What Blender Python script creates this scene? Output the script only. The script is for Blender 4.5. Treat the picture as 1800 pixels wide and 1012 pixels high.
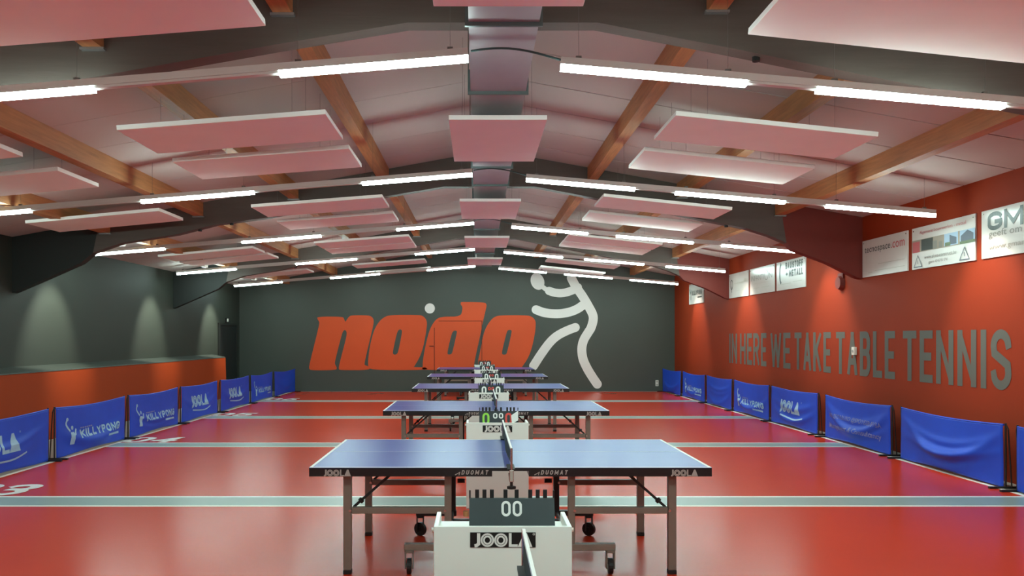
import bpy, math, random
from mathutils import Vector, Matrix, noise

# ---------------------------------------------------------------- clear
for o in list(bpy.data.objects):
    bpy.data.objects.remove(o, do_unlink=True)
scene = bpy.context.scene
C = scene.collection
random.seed(7)

# ---------------------------------------------------------------- camera
EYE = 1.644
FPX, VPX, VPY = 1426.6, 839.74, 593.17
cam_data = bpy.data.cameras.new('camera')
cam = bpy.data.objects.new('camera', cam_data)
C.objects.link(cam)
cam_data.sensor_fit = 'HORIZONTAL'
cam_data.sensor_width = 36.0
cam_data.lens = FPX / 1800.0 * 36.0
cam_data.shift_x = (900.0 - VPX) / 1800.0
cam_data.shift_y = (VPY - 506.0) / 1800.0
cam_data.clip_start = 0.05
cam.location = (0, 0, EYE)
cam.rotation_euler = (math.radians(90), 0, 0)
scene.camera = cam

# ---------------------------------------------------------------- world, exposure
w = bpy.data.worlds.new('world')
scene.world = w
w.use_nodes = True
w.node_tree.nodes['Background'].inputs[0].default_value = (0.02, 0.02, 0.02, 1)
w.node_tree.nodes['Background'].inputs[1].default_value = 0.2
scene.view_settings.view_transform = 'Standard'
scene.view_settings.look = 'None'
scene.view_settings.gamma = 1.0
scene.view_settings.use_curve_mapping = False
scene.view_settings.exposure = 0.24
LED_STRENGTH = 79.0
SPOT_W = 210.0
SPOT_W_LEFT = 340.0

# ================================================================ helpers
def srgb(r, g, b):
    def f(c):
        c = c / 255.0
        return c / 12.92 if c <= 0.04045 else ((c + 0.055) / 1.055) ** 2.4
    return (f(r), f(g), f(b), 1.0)

MATS = {}
def mat(name, col, rough=0.5, metal=0.0, spec=0.5, var=0.0, vscale=6.0, bump=0.0, bscale=60.0,
        stretch=None, rvar=0.0):
    if name in MATS:
        return MATS[name]
    m = bpy.data.materials.new(name)
    m.use_nodes = True
    nt = m.node_tree
    b = nt.nodes['Principled BSDF']
    b.inputs['Base Color'].default_value = col
    b.inputs['Roughness'].default_value = rough
    b.inputs['Metallic'].default_value = metal
    b.inputs['Specular IOR Level'].default_value = spec
    tc = nt.nodes.new('ShaderNodeTexCoord')
    mp = nt.nodes.new('ShaderNodeMapping')
    nt.links.new(tc.outputs['Object'], mp.inputs['Vector'])
    if stretch:
        mp.inputs['Scale'].default_value = stretch
    if var > 0:
        n = nt.nodes.new('ShaderNodeTexNoise')
        n.inputs['Scale'].default_value = vscale
        n.inputs['Detail'].default_value = 4
        nt.links.new(mp.outputs['Vector'], n.inputs['Vector'])
        r = nt.nodes.new('ShaderNodeMapRange')
        r.inputs['From Min'].default_value = 0.25
        r.inputs['From Max'].default_value = 0.75
        r.inputs['To Min'].default_value = 1 - var
        r.inputs['To Max'].default_value = 1 + var
        nt.links.new(n.outputs['Fac'], r.inputs['Value'])
        mx = nt.nodes.new('ShaderNodeVectorMath')
        mx.operation = 'SCALE'
        mx.inputs[0].default_value = col[:3]
        nt.links.new(r.outputs['Result'], mx.inputs['Scale'])
        nt.links.new(mx.outputs['Vector'], b.inputs['Base Color'])
    if rvar > 0:
        n2 = nt.nodes.new('ShaderNodeTexNoise')
        n2.inputs['Scale'].default_value = 1.7
        n2.inputs['Detail'].default_value = 3
        nt.links.new(tc.outputs['Object'], n2.inputs['Vector'])
        r2 = nt.nodes.new('ShaderNodeMapRange')
        r2.inputs['To Min'].default_value = rough - rvar
        r2.inputs['To Max'].default_value = rough + rvar
        nt.links.new(n2.outputs['Fac'], r2.inputs['Value'])
        nt.links.new(r2.outputs['Result'], b.inputs['Roughness'])
    if bump > 0:
        n3 = nt.nodes.new('ShaderNodeTexNoise')
        n3.inputs['Scale'].default_value = bscale
        n3.inputs['Detail'].default_value = 3
        nt.links.new(mp.outputs['Vector'], n3.inputs['Vector'])
        bp = nt.nodes.new('ShaderNodeBump')
        bp.inputs['Strength'].default_value = bump
        bp.inputs['Distance'].default_value = 0.01
        nt.links.new(n3.outputs['Fac'], bp.inputs['Height'])
        nt.links.new(bp.outputs['Normal'], b.inputs['Normal'])
    MATS[name] = m
    return m

def emission(name, col, strength):
    m = bpy.data.materials.new(name)
    m.use_nodes = True
    nt = m.node_tree
    nt.nodes.clear()
    e = nt.nodes.new('ShaderNodeEmission')
    e.inputs[0].default_value = col
    e.inputs[1].default_value = strength
    o = nt.nodes.new('ShaderNodeOutputMaterial')
    nt.links.new(e.outputs[0], o.inputs[0])
    MATS[name] = m
    return m

# --- materials
mat('floor_red', srgb(202, 57, 31), rough=0.25, spec=0.19, var=0.05, vscale=0.7)
mat('floor_grey', srgb(150, 152, 146), rough=0.35, var=0.05, vscale=2, rvar=0.05)
mat('line_white', srgb(246, 242, 230), rough=0.3)
mat('line_grey', srgb(150, 168, 164), rough=0.3, var=0.03, vscale=3)
mat('ceiling_white', srgb(196, 182, 177), rough=0.8, var=0.03, vscale=1.2, bump=0.05, bscale=30)
mat('seam', srgb(90, 84, 82), rough=0.9)
mat('wall_red', srgb(144, 49, 20), rough=0.7, spec=0.2, var=0.04, vscale=1.5, bump=0.06, bscale=120)
mat('wall_low_red', srgb(164, 58, 16), rough=0.65, spec=0.2, var=0.04, vscale=1.5, bump=0.06, bscale=120)
mat('wall_green', srgb(45, 50, 43), rough=0.65, var=0.05, vscale=1.3, bump=0.06, bscale=120)
mat('wall_back', srgb(68, 72, 66), rough=0.6, var=0.05, vscale=1.0, bump=0.05, bscale=120)
mat('wall_front', srgb(205, 202, 196), rough=0.7, var=0.04, vscale=1.0)
mat('mural_orange', srgb(214, 76, 22), rough=0.6, var=0.05, vscale=1.0)
mat('mural_white', srgb(228, 222, 218), rough=0.6, var=0.03, vscale=1.0)
mat('wall_text', srgb(88, 90, 84), rough=0.6, var=0.05, vscale=2)
mat('beam_brown', srgb(86, 74, 68), rough=0.6, var=0.12, vscale=3, stretch=(0.6, 4, 6), bump=0.1, bscale=12)
mat('paint_dark', srgb(27, 29, 27), rough=0.65, var=0.05)
mat('paint_red', srgb(112, 34, 24), rough=0.65, var=0.05)
mat('timber', srgb(186, 126, 80), rough=0.55, var=0.2, vscale=5, stretch=(7, 0.5, 7), bump=0.08, bscale=14)
mat('steel', srgb(150, 150, 150), rough=0.45, metal=0.7, var=0.08, vscale=8)
mat('duct', srgb(168, 164, 168), rough=0.42, metal=0.2, var=0.12, vscale=2.5, stretch=(1, .5, 1))
mat('duct_flange', srgb(96, 104, 104), rough=0.4, metal=0.6)
mat('panel', srgb(250, 246, 242), rough=0.85, bump=0.05, bscale=200, var=0.02, vscale=3)
mat('rail', srgb(214, 210, 206), rough=0.4)
mat('wire', srgb(110, 104, 100), rough=0.5)
mat('cable', srgb(52, 74, 74), rough=0.5)
emission('led', (0.71, 1.0, 0.93, 1), LED_STRENGTH)
emission('led_side', (0.71, 1.0, 0.93, 1), LED_STRENGTH * 0.55)
emission('spot_glow', (1.0, 0.95, 0.85, 1), 6.0)
mat('table_blue', srgb(46, 72, 160), rough=0.28, spec=0.3, var=0.04, vscale=2)
mat('table_black', srgb(20, 20, 24), rough=0.35)
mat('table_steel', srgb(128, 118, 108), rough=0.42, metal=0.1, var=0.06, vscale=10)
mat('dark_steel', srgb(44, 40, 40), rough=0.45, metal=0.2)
mat('rubber', srgb(18, 17, 17), rough=0.6)
mat('chrome', srgb(190, 188, 184), rough=0.22, metal=0.9)
mat('print_grey', srgb(176, 172, 168), rough=0.5)
mat('net_green', srgb(34, 50, 50), rough=0.85)
mat('tape_white', srgb(236, 236, 232), rough=0.6)
mat('box_white', srgb(242, 247, 241), rough=0.38, var=0.02, vscale=3)
mat('logo_black', srgb(16, 24, 24), rough=0.4)
mat('logo_white', srgb(236, 238, 234), rough=0.4)
mat('board', srgb(28, 42, 46), rough=0.3, var=0.12, vscale=9)
mat('digit_green', srgb(150, 220, 70), rough=0.5)
mat('digit_red', srgb(220, 72, 60), rough=0.5)
mat('cloth_blue', srgb(22, 72, 198), rough=0.5, spec=0.35, var=0.06, vscale=4, bump=0.06, bscale=400)
mat('cloth_print', srgb(150, 186, 214), rough=0.6)
mat('cloth_print_mauve', srgb(128, 132, 184), rough=0.6)
mat('frame_black', srgb(24, 22, 24), rough=0.4)
mat('sign_plate', srgb(212, 206, 200), rough=0.25, var=0.02)
mat('sign_dark', srgb(48, 50, 44), rough=0.4)
mat('sign_grey', srgb(132, 126, 116), rough=0.4)
mat('sign_faint', srgb(172, 164, 152), rough=0.4)
mat('sign_red', srgb(190, 80, 84), rough=0.4)
mat('photo_sky', srgb(150, 172, 196), rough=0.3)
mat('photo_building', srgb(70, 76, 92), rough=0.3)
mat('photo_tan', srgb(150, 132, 114), rough=0.3)
mat('photo_leaf', srgb(84, 98, 54), rough=0.3)
mat('device_white', srgb(230, 226, 216), rough=0.4)
mat('door_dark', srgb(26, 30, 30), rough=0.5)
mat('seam_dark', srgb(70, 22, 12), rough=0.8)
mat('knob_tan', srgb(190, 150, 100), rough=0.5)
mat('speaker_red', srgb(110, 34, 24), rough=0.6)

class MB:
    """collects quads, boxes, bars and tubes for one mesh"""
    def __init__(s):
        s.v = []; s.f = []
    def add(s, vs, fs):
        n = len(s.v)
        s.v += [tuple(p) for p in vs]
        s.f += [tuple(i + n for i in f) for f in fs]
        return s
    def box(s, x0, x1, y0, y1, z0, z1):
        vs = [(x0, y0, z0), (x1, y0, z0), (x1, y1, z0), (x0, y1, z0), (x0, y0, z1), (x1, y0, z1), (x1, y1, z1), (x0, y1, z1)]
        return s.add(vs, [(0, 3, 2, 1), (4, 5, 6, 7), (0, 1, 5, 4), (1, 2, 6, 5), (2, 3, 7, 6), (3, 0, 4, 7)])
    def bar(s, p0, p1, wd, ht, up=(0, 0, 1)):
        p0 = Vector(p0); p1 = Vector(p1)
        t = (p1 - p0).normalized()
        u = Vector(up)
        sd = t.cross(u)
        if sd.length < 1e-5:
            sd = t.cross(Vector((0, 1, 0)))
        sd.normalize()
        u = sd.cross(t).normalized()
        a = sd * wd / 2; b = u * ht / 2
        vs = [p0 - a - b, p0 + a - b, p0 + a + b, p0 - a + b, p1 - a - b, p1 + a - b, p1 + a + b, p1 - a + b]
        return s.add(vs, [(0, 1, 2, 3), (7, 6, 5, 4), (0, 4, 5, 1), (1, 5, 6, 2), (2, 6, 7, 3), (3, 7, 4, 0)])
    def tube(s, p0, p1, r, n=8, r1=None):
        p0 = Vector(p0); p1 = Vector(p1)
        r1 = r if r1 is None else r1
        t = (p1 - p0).normalized()
        a = t.orthogonal().normalized(); b = t.cross(a)
        vs = []
        for k in range(n):
            d = a * math.cos(2 * math.pi * k / n) + b * math.sin(2 * math.pi * k / n)
            vs.append(p0 + d * r)
        for k in range(n):
            d = a * math.cos(2 * math.pi * k / n) + b * math.sin(2 * math.pi * k / n)
            vs.append(p1 + d * r1)
        fs = [(k, (k + 1) % n, n + (k + 1) % n, n + k) for k in range(n)]
        fs += [tuple(range(n - 1, -1, -1)), tuple(range(n, 2 * n))]
        return s.add(vs, fs)
    def path(s, pts, r, n=6):
        for a, b in zip(pts[:-1], pts[1:]):
            s.tube(a, b, r, n)
        return s
    def prism_xz(s, pts, y0, y1):
        """polygon given in (x, z), swept along y"""
        n = len(pts)
        vs = [(p[0], y0, p[1]) for p in pts] + [(p[0], y1, p[1]) for p in pts]
        fs = [tuple(range(n)), tuple(range(2 * n - 1, n - 1, -1))]
        fs += [((k + 1) % n, k, n + k, n + (k + 1) % n) for k in range(n)]
        return s.add(vs, fs)
    def build(s, name, material, parent=None, loc=None, bevel=0.0, smooth=False):
        me = bpy.data.meshes.new(name)
        me.from_pydata(s.v, [], s.f)
        me.update()
        return obj(name, me, material, parent, loc, bevel, smooth)

def obj(name, me, material, parent=None, loc=None, bevel=0.0, smooth=False):
    if material is not None and len(me.materials) == 0:
        me.materials.append(MATS[material])
    o = bpy.data.objects.new(name, me)
    C.objects.link(o)
    if parent is not None:
        o.parent = parent
    if loc is not None:
        o.location = loc
    if bevel > 0:
        md = o.modifiers.new('bevel', 'BEVEL')
        md.width = bevel
        md.segments = 2
        md.limit_method = 'ANGLE'
    if smooth:
        for p in me.polygons:
            p.use_smooth = True
    return o

def tag(o, label, cat, group=None):
    o['label'] = label
    o['category'] = cat
    if group:
        o['group'] = group
    return o

def thing(name, label, cat, loc=(0, 0, 0), rotz=0.0, group=None):
    o = bpy.data.objects.new(name, None)
    o.empty_display_size = 0.1
    C.objects.link(o)
    o.location = loc
    o.rotation_euler = (0, 0, rotz)
    return tag(o, label, cat, group)

def struct(o):
    o['kind'] = 'structure'
    return o

def copy_tree(o, parent=None):
    c = o.copy()
    C.objects.link(c)
    c.parent = parent
    for ch in list(o.children):
        copy_tree(ch, c)
    return c

# ---- filled 2D outlines (holes by even-odd) ------------------------------
def fill_mesh(name, loops, depth=0.0):
    cu = bpy.data.curves.new(name, 'CURVE')
    cu.dimensions = '2D'
    cu.fill_mode = 'BOTH'
    cu.extrude = depth
    for lp in loops:
        sp = cu.splines.new('POLY')
        sp.points.add(len(lp) - 1)
        for i, p in enumerate(lp):
            sp.points[i].co = (p[0], p[1], 0, 1)
        sp.use_cyclic_u = True
    t = bpy.data.objects.new('tmp', cu)
    C.objects.link(t)
    dg = bpy.context.evaluated_depsgraph_get()
    me = bpy.data.meshes.new_from_object(t.evaluated_get(dg))
    bpy.data.objects.remove(t, do_unlink=True)
    bpy.data.curves.remove(cu)
    me.name = name
    return me

def font_mesh(name, text, bold=0.0):
    cu = bpy.data.curves.new(name, 'FONT')
    cu.body = text
    cu.size = 1.0
    cu.resolution_u = 3
    cu.offset = bold
    t = bpy.data.objects.new('tmp', cu)
    C.objects.link(t)
    dg = bpy.context.evaluated_depsgraph_get()
    me = bpy.data.meshes.new_from_object(t.evaluated_get(dg))
    bpy.data.objects.remove(t, do_unlink=True)
    bpy.data.curves.remove(cu)
    me.name = name
    return me

def fit_font(text, u0, u1, v0, v1, bold=0.0):
    """flat lettering as 2D triangles fitted to a rectangle"""
    me = font_mesh('lettering', text, bold)
    xs = [v.co.x for v in me.vertices]; ys = [v.co.y for v in me.vertices]
    a, b, c, d = min(xs), max(xs), min(ys), max(ys)
    vs = [(u0 + (v.co.x - a) / (b - a) * (u1 - u0), v0 + (v.co.y - c) / (d - c) * (v1 - v0)) for v in me.vertices]
    fs = [tuple(p.vertices) for p in me.polygons]
    bpy.data.meshes.remove(me)
    return vs, fs

def chaikin(pts, it=2):
    for _ in range(it):
        q = []
        n = len(pts)
        for i in range(n):
            a = pts[i]; b = pts[(i + 1) % n]
            q.append((a[0] * .75 + b[0] * .25, a[1] * .75 + b[1] * .25))
            q.append((a[0] * .25 + b[0] * .75, a[1] * .25 + b[1] * .75))
        pts = q
    return pts

def catmull(pts, per=6):
    out = []
    P = [pts[0]] + list(pts) + [pts[-1]]
    for i in range(1, len(P) - 2):
        p0, p1, p2, p3 = P[i - 1], P[i], P[i + 1], P[i + 2]
        for k in range(per):
            t = k / per
            out.append(tuple(.5 * (2 * p1[j] + (p2[j] - p0[j]) * t + (2 * p0[j] - 5 * p1[j] + 4 * p2[j] - p3[j]) * t * t +
                                   (3 * p1[j] - p0[j] - 3 * p2[j] + p3[j]) * t ** 3) for j in (0, 1)))
    out.append(tuple(pts[-1]))
    return out

# ---- stroke lettering ------------------------------------------------------
def arc(cx, cy, rx, ry, a0, a1, n=12):
    return [(cx + rx * math.cos(math.radians(a0 + (a1 - a0) * k / n)), cy + ry * math.sin(math.radians(a0 + (a1 - a0) * k / n))) for k in range(n + 1)]

_O = arc(.5, .72, .5, .28, 0, 180) + arc(.5, .28, .5, .28, 180, 360) + [(1, .72)]
GL = {
    'A': (1.05, [[(0, 0), (.5, 1)], [(.5, 1), (1, 0)], [(.2, .28), (.8, .28)]]),
    'B': (1.0, [[(0, 0), (0, 1)], [(0, 1)] + arc(.6, .77, .36, .23, 90, -90) + [(0, .54)], [(0, .54)] + arc(.62, .27, .38, .27, 90, -90) + [(0, 0)]]),
    'D': (1.0, [[(0, 0), (0, 1)], [(0, 1)] + arc(.5, .7, .5, .3, 90, 0) + arc(.5, .3, .5, .3, 0, -90) + [(0, 0)]]),
    'E': (.85, [[(1, 1), (0, 1), (0, 0), (1, 0)], [(0, .5), (.85, .5)]]),
    'F': (.85, [[(1, 1), (0, 1), (0, 0)], [(0, .5), (.85, .5)]]),
    'G': (1.05, [arc(.5, .72, .5, .28, 20, 180) + arc(.5, .28, .5, .28, 180, 360) + [(1, .45), (.6, .45)]]),
    'H': (1.0, [[(0, 0), (0, 1)], [(1, 0), (1, 1)], [(0, .5), (1, .5)]]),
    'I': (.0, [[(0, 0), (0, 1)]]),
    'J': (.8, [[(1, 1), (1, .3)] + arc(.5, .3, .5, .3, 0, -180)]),
    'K': (1.0, [[(0, 0), (0, 1)], [(1, 1), (.08, .45)], [(.3, .6), (1, 0)]]),
    'L': (.8, [[(0, 1), (0, 0), (1, 0)]]),
    'M': (1.3, [[(0, 0), (0, 1)], [(0, 1), (.5, .2)], [(.5, .2), (1, 1)], [(1, 1), (1, 0)]]),
    'N': (1.05, [[(0, 0), (0, 1)], [(0, 1), (1, 0)], [(1, 0), (1, 1)]]),
    'O': (1.0, [_O]),
    'P': (.95, [[(0, 0), (0, 1)], [(0, 1)] + arc(.55, .73, .45, .27, 90, -90) + [(0, .46)]]),
    'R': (1.0, [[(0, 0), (0, 1)], [(0, 1)] + arc(.55, .75, .45, .25, 90, -90) + [(0, .5)], [(.5, .5), (1, 0)]]),
    'S': (1.0, [arc(.5, .76, .5, .24, 10, 180) + [(.05, .62), (.95, .4)] + arc(.5, .24, .5, .24, 0, -170)]),
    'T': (.95, [[(0, 1), (1, 1)], [(.5, 1), (.5, 0)]]),
    'U': (1.0, [[(0, 1), (0, .3)] + arc(.5, .3, .5, .3, 180, 360) + [(1, 1)]]),
    'W': (1.4, [[(0, 1), (.25, 0)], [(.25, 0), (.5, .95)], [(.5, .95), (.75, 0)], [(.75, 0), (1, 1)]]),
    'Y': (1.0, [[(0, 1), (.5, .45), (1, 1)], [(.5, .45), (.5, 0)]]),
    '0': (1.0, [_O]),
    '3': (1.0, [arc(.45, .76, .5, .24, 160, -80) + [(.35, .53)], [(.35, .53)] + arc(.48, .26, .52, .26, 85, -165)]),
    '4': (1.05, [[(.78, 0), (.78, 1)], [(.78, 1), (0, .3)], [(0, .3), (1, .3)]]),
    '5': (1.0, [[(.95, 1), (.1, 1), (.05, .56)] + arc(.48, .31, .52, .31, 110, -160)]),
    '6': (1.0, [[(.85, 1), (.5, .95)] + arc(.5, .3, .5, .32, 140, 500, 20)]),
    '+': (.8, [[(0, .5), (1, .5)], [(.5, .2), (.5, .8)]]),
}

def stroke_quads(pts, t, cap='square', maxlen=None):
    """thick mitred polyline in 2D -> (verts, faces)"""
    q = [pts[0]]
    for p in pts[1:]:
        if math.hypot(p[0] - q[-1][0], p[1] - q[-1][1]) > 1e-6:
            q.append(p)
    pts = q
    closed = len(pts) > 3 and math.hypot(pts[0][0] - pts[-1][0], pts[0][1] - pts[-1][1]) < 1e-4
    if maxlen:
        q = [pts[0]]
        for a, b in zip(pts[:-1], pts[1:]):
            n = max(1, int(math.hypot(b[0] - a[0], b[1] - a[1]) / maxlen))
            for k in range(1, n + 1):
                q.append((a[0] + (b[0] - a[0]) * k / n, a[1] + (b[1] - a[1]) * k / n))
        pts = q
    n = len(pts)
    P = [Vector(p) for p in pts]
    if not closed and cap == 'square':
        P[0] = P[0] - (P[1] - P[0]).normalized() * t / 2
        P[-1] = P[-1] + (P[-1] - P[-2]).normalized() * t / 2
    vs = []
    for i in range(n):
        if closed:
            a = P[i - 1] if i > 0 else P[n - 2]
            b = P[i + 1] if i < n - 1 else P[1]
        else:
            a = P[i - 1] if i > 0 else None
            b = P[i + 1] if i < n - 1 else None
        d1 = (P[i] - a).normalized() if a is not None else None
        d2 = (b - P[i]).normalized() if b is not None else None
        if d1 is None: d1 = d2
        if d2 is None: d2 = d1
        n1 = Vector((-d1.y, d1.x)); n2 = Vector((-d2.y, d2.x))
        m = n1 + n2
        if m.length < 0.3:
            m = n1
        m.normalize()
        k = 1.0 / max(0.45, m.dot(n1))
        vs.append(tuple(P[i] + m * t / 2 * k)); vs.append(tuple(P[i] - m * t / 2 * k))
    fs = [(2 * i, 2 * i + 1, 2 * i + 3, 2 * i + 2) for i in range(n - 1)]
    return vs, fs

def letter_2d(ch, x0, wd, ht, t, maxlen=None):
    V = []; F = []
    for st in GL[ch][1]:
        pts = [(x0 + t / 2 + p[0] * max(0, wd - t), t / 2 + p[1] * (ht - t)) for p in st]
        v, f = stroke_quads(pts, t, maxlen=maxlen)
        v = [(min(max(p[0], x0), x0 + max(wd, t)), min(max(p[1], 0), ht)) for p in v]
        n = len(V)
        V += v; F += [tuple(i + n for i in g) for g in f]
    return V, F

def word_2d(text, u0, u1, v0, ht, t, gap=0.25, maxlen=None, slant=0.0):
    """fits a word between u0 and u1; returns a list of (char, verts, faces)"""
    unit = 1.0
    tot = 0
    for ch in text:
        tot += (GL[ch][0] if ch in GL else .5)
    nI = sum(1 for ch in text if ch == 'I')
    gaps = gap * (len(text) - 1)
    # widths: narrow letters take the stroke width
    unit = (u1 - u0 - nI * t) / (tot + gaps)
    res = []
    x = u0
    for ch in text:
        if ch == ' ':
            x += .5 * unit + gap * unit
            continue
        wd = t if ch == 'I' else GL[ch][0] * unit
        v, f = letter_2d(ch, x, wd, ht, t, maxlen)
        v = [(p[0] + slant * p[1], p[1] + v0) for p in v]
        res.append((ch, v, f))
        x += wd + gap * unit
    return res

def on_plane(items, org, U, V, step=.00025):
    """flat print; overlapping strokes are stepped by fractions of a millimetre so that no two faces coincide"""
    org = Vector(org); U = Vector(U); V = Vector(V)
    N = U.cross(V)
    mb = MB()
    k = 0
    st = 0
    for v, f in items:
        prev = ()
        for g in f:
            if not set(prev) & set(g):
                st += 1
            prev = g
            k += 1
            o = org + N * (step * (2 * (st % 6) + k % 2))
            mb.add([o + U * v[i][0] + V * v[i][1] for i in g], [tuple(range(len(g)))])
    return mb

def rect2(u0, u1, v0, v1):
    return [(u0, v0), (u1, v0), (u1, v1), (u0, v1)], [(0, 1, 2, 3)]

def ring2(cx, cy, rx, ry, t, n=20):
    vs = []
    for k in range(n):
        a = 2 * math.pi * k / n
        vs.append((cx + (rx) * math.cos(a), cy + (ry) * math.sin(a)))
        vs.append((cx + (rx - t) * math.cos(a), cy + (ry - t) * math.sin(a)))
    fs = [(2 * k, 2 * k + 1, (2 * k + 3) % (2 * n), (2 * k + 2) % (2 * n)) for k in range(n)]
    return vs, fs

def maker_logo(u0, u1, v0, v1, maxlen=None):
    """five bold letters: hooked J, two ringed O, L and a solid A"""
    W = u1 - u0; H = v1 - v0
    t = H * .21
    it = []
    def add(vf): it.append(vf)
    ow = W * .225
    # J
    jw = W * .125
    v, f = stroke_quads([(u0 + W * .035, v0 + t * .4), (u0 + jw * .55, v0 + t * .5), (u0 + jw - t * .45, v0 + H * .22), (u0 + jw - t * .45, v1)], t * 1.15, cap='butt', maxlen=maxlen)
    add((v, f))
    for k in range(2):
        cx = u0 + jw + W * .012 + ow * (.5 + k * 1.0)
        cy = (v0 + v1) / 2
        add(ring2(cx, cy, ow / 2, H / 2, H * .13))
        add(ring2(cx, cy, ow / 2 - H * .17, H / 2 - H * .17, H * .13))
    lx = u0 + jw + W * .03 + 2 * ow
    add(stroke_quads([(lx + t * .5, v1), (lx + t * .5, v0 + t * .45), (lx + W * .15, v0 + t * .45)], t * .95, cap='butt', maxlen=maxlen))
    ax = lx + W * .15
    aw = u1 - ax
    add(([(ax, v0), (ax + aw * .42, v1), (ax + aw * .62, v1), (u1, v0)], [(0, 1, 2, 3)][:1]))
    return it

# ================================================================ room geometry
RX = 0.22                          # ridge
XR = 6.034                         # right wall
XL = -7.30                         # left wall
YB = 24.86                         # back wall
YF = -5.2                          # wall behind the camera
def ceil_z(x):
    return EYE + 2.94 - 0.181 * abs(x - RX)

# --- floor
fl = struct(MB().box(-5.66, 5.72, YF, YB, -0.2, 0.0).build('floor', 'floor_red'))
MB().box(XL - .3, -5.66, YF, YB, -0.2, 0.0).build('border_strip', 'floor_grey', fl)
MB().box(5.72, XR + .3, YF, YB, -0.2, 0.0).build('border_strip', 'floor_grey', fl)
for x0, x1 in ((-5.66, -5.60), (5.66, 5.72)):
    MB().box(x0, x1, YF, YB - .02, 0.0005, 0.002).build('edge_line', 'line_white', fl)
MB().box(-5.6, 5.66, YB - .12, YB - .03, 0.0005, 0.002).build('edge_line', 'line_grey', fl)
P = 4.293
for i in range(4):
    yc = 8.154 + P * i
    MB().box(-5.6, 5.66, yc - .20, yc + .20, 0.0005, 0.002).build('court_band', 'line_grey', fl)
    MB().box(-5.6, 5.66, yc + .20, yc + .255, 0.0005, 0.002).build('band_edge', 'line_white', fl)
    MB().box(-5.6, 5.66, yc - .255, yc - .20, 0.0005, 0.002).build('band_edge', 'line_white', fl)
    for ch, v, f in word_2d('0' + '3456'[i], -5.66, -4.84, yc + .275, .66, .12, gap=.16, slant=.12):
        on_plane([(v, f)], (0, 0, .003), (1, 0, 0), (0, 1, 0)).build('court_number', 'line_white', fl)

# --- walls
struct(MB().box(XR, XR + .25, YF, YB, -0.2, ceil_z(XR) + .02).build('wall_right', 'wall_red'))
wall_right = bpy.data.objects['wall_right']
struct(MB().box(XL - .25, XL, YF, YB, -0.2, ceil_z(XL) + .02).build('wall_left', 'wall_green'))
wall_left = bpy.data.objects['wall_left']
gable = [(XL - .25, -.2), (XR + .25, -.2), (XR + .25, ceil_z(XR + .25) + .02), (RX, ceil_z(RX) + .02), (XL - .25, ceil_z(XL - .25) + .02)]
wall_back = struct(MB().prism_xz(gable, YB, YB + .25).build('wall_back', 'wall_back'))
struct(MB().prism_xz(gable, YF - .25, YF).build('wall_front', 'wall_front'))

# low wall with sloping ledge along the left side
LY1 = 22.3
low = [(-6.90, 0), (-6.93, 1.095), (XL, 1.165), (XL, 0)]
wl = struct(MB().prism_xz(low, YF, LY1).build('wall_low_left', 'wall_low_red'))
MB().prism_xz([(-6.925, 1.097), (-6.935, 1.115), (XL, 1.185), (XL, 1.167)], YF, LY1 + .005).build('ledge_cap', 'wall_green', wl)

# --- ceiling of long panels with open seams, laid between ridge and eaves
ceil = struct(MB().prism_xz([(XL - .2, ceil_z(XL - .2) + .05), (RX, ceil_z(RX) + .05), (XR + .2, ceil_z(XR + .2) + .05),
                             (XR + .2, ceil_z(XR + .2) + .15), (RX, ceil_z(RX) + .15), (XL - .2, ceil_z(XL - .2) + .15)], YF, YB).build('ceiling', 'seam'))
y = YF + .0
PW = 0.955
k = 0
first = {}
while y < YB - .05:
    y1 = min(y + PW, YB)
    for sd, xe, g in ((-1, XL, .004), (1, XR, .012)):
        key = (sd, round(y1 - y, 3))
        if key in first:
            o = bpy.data.objects.new('ceiling_panel', first[key])
            C.objects.link(o); o.parent = ceil; o.location = (0, y, 0)
        else:
            za, zb = ceil_z(RX), ceil_z(xe)
            pts = [(RX, za), (RX, za + .045), (xe, zb + .045), (xe, zb)]
            if sd > 0:
                pts = pts[::-1]
            o = MB().prism_xz(pts, g, y1 - y - g).build('ceiling_panel', 'ceiling_white', ceil, (0, y, 0))
            first[key] = o.data
    y = y1
    k += 1

# --- roof beams
BEAMS = [-0.55, 6.10, 12.72, 19.45]
BT = 0.16
R_bot = [(.68, 2.367), (1.66, 2.18), (3.44, 1.82), (3.99, 1.714), (4.35, 1.60), (4.62, 1.483)]
R_tip = [(4.62, 1.483), (4.72, 1.375), (5.27, 1.17), (5.72, .945), (XR - RX - .002, .92)]
L_bot = [(.75, 2.367), (1.75, 2.20), (3.6, 1.87), (4.33, 1.773), (4.94, 1.618), (5.8, 1.485), (6.25, 1.331)]
L_tip = [(6.25, 1.331), (6.44, 1.17), (6.88, .974), (7.2, .835), (RX - XL - .002, .70)]
def ctop(d):
    return EYE + 2.94 - 0.181 * d - .003
names_b = ['brown laminated roof beam overhead behind the camera', 'nearest brown laminated roof beam, crossing the top of the picture',
           'middle brown laminated roof beam over the hall, second from the camera', 'farthest brown laminated roof beam, closest to the mural wall']
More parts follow.
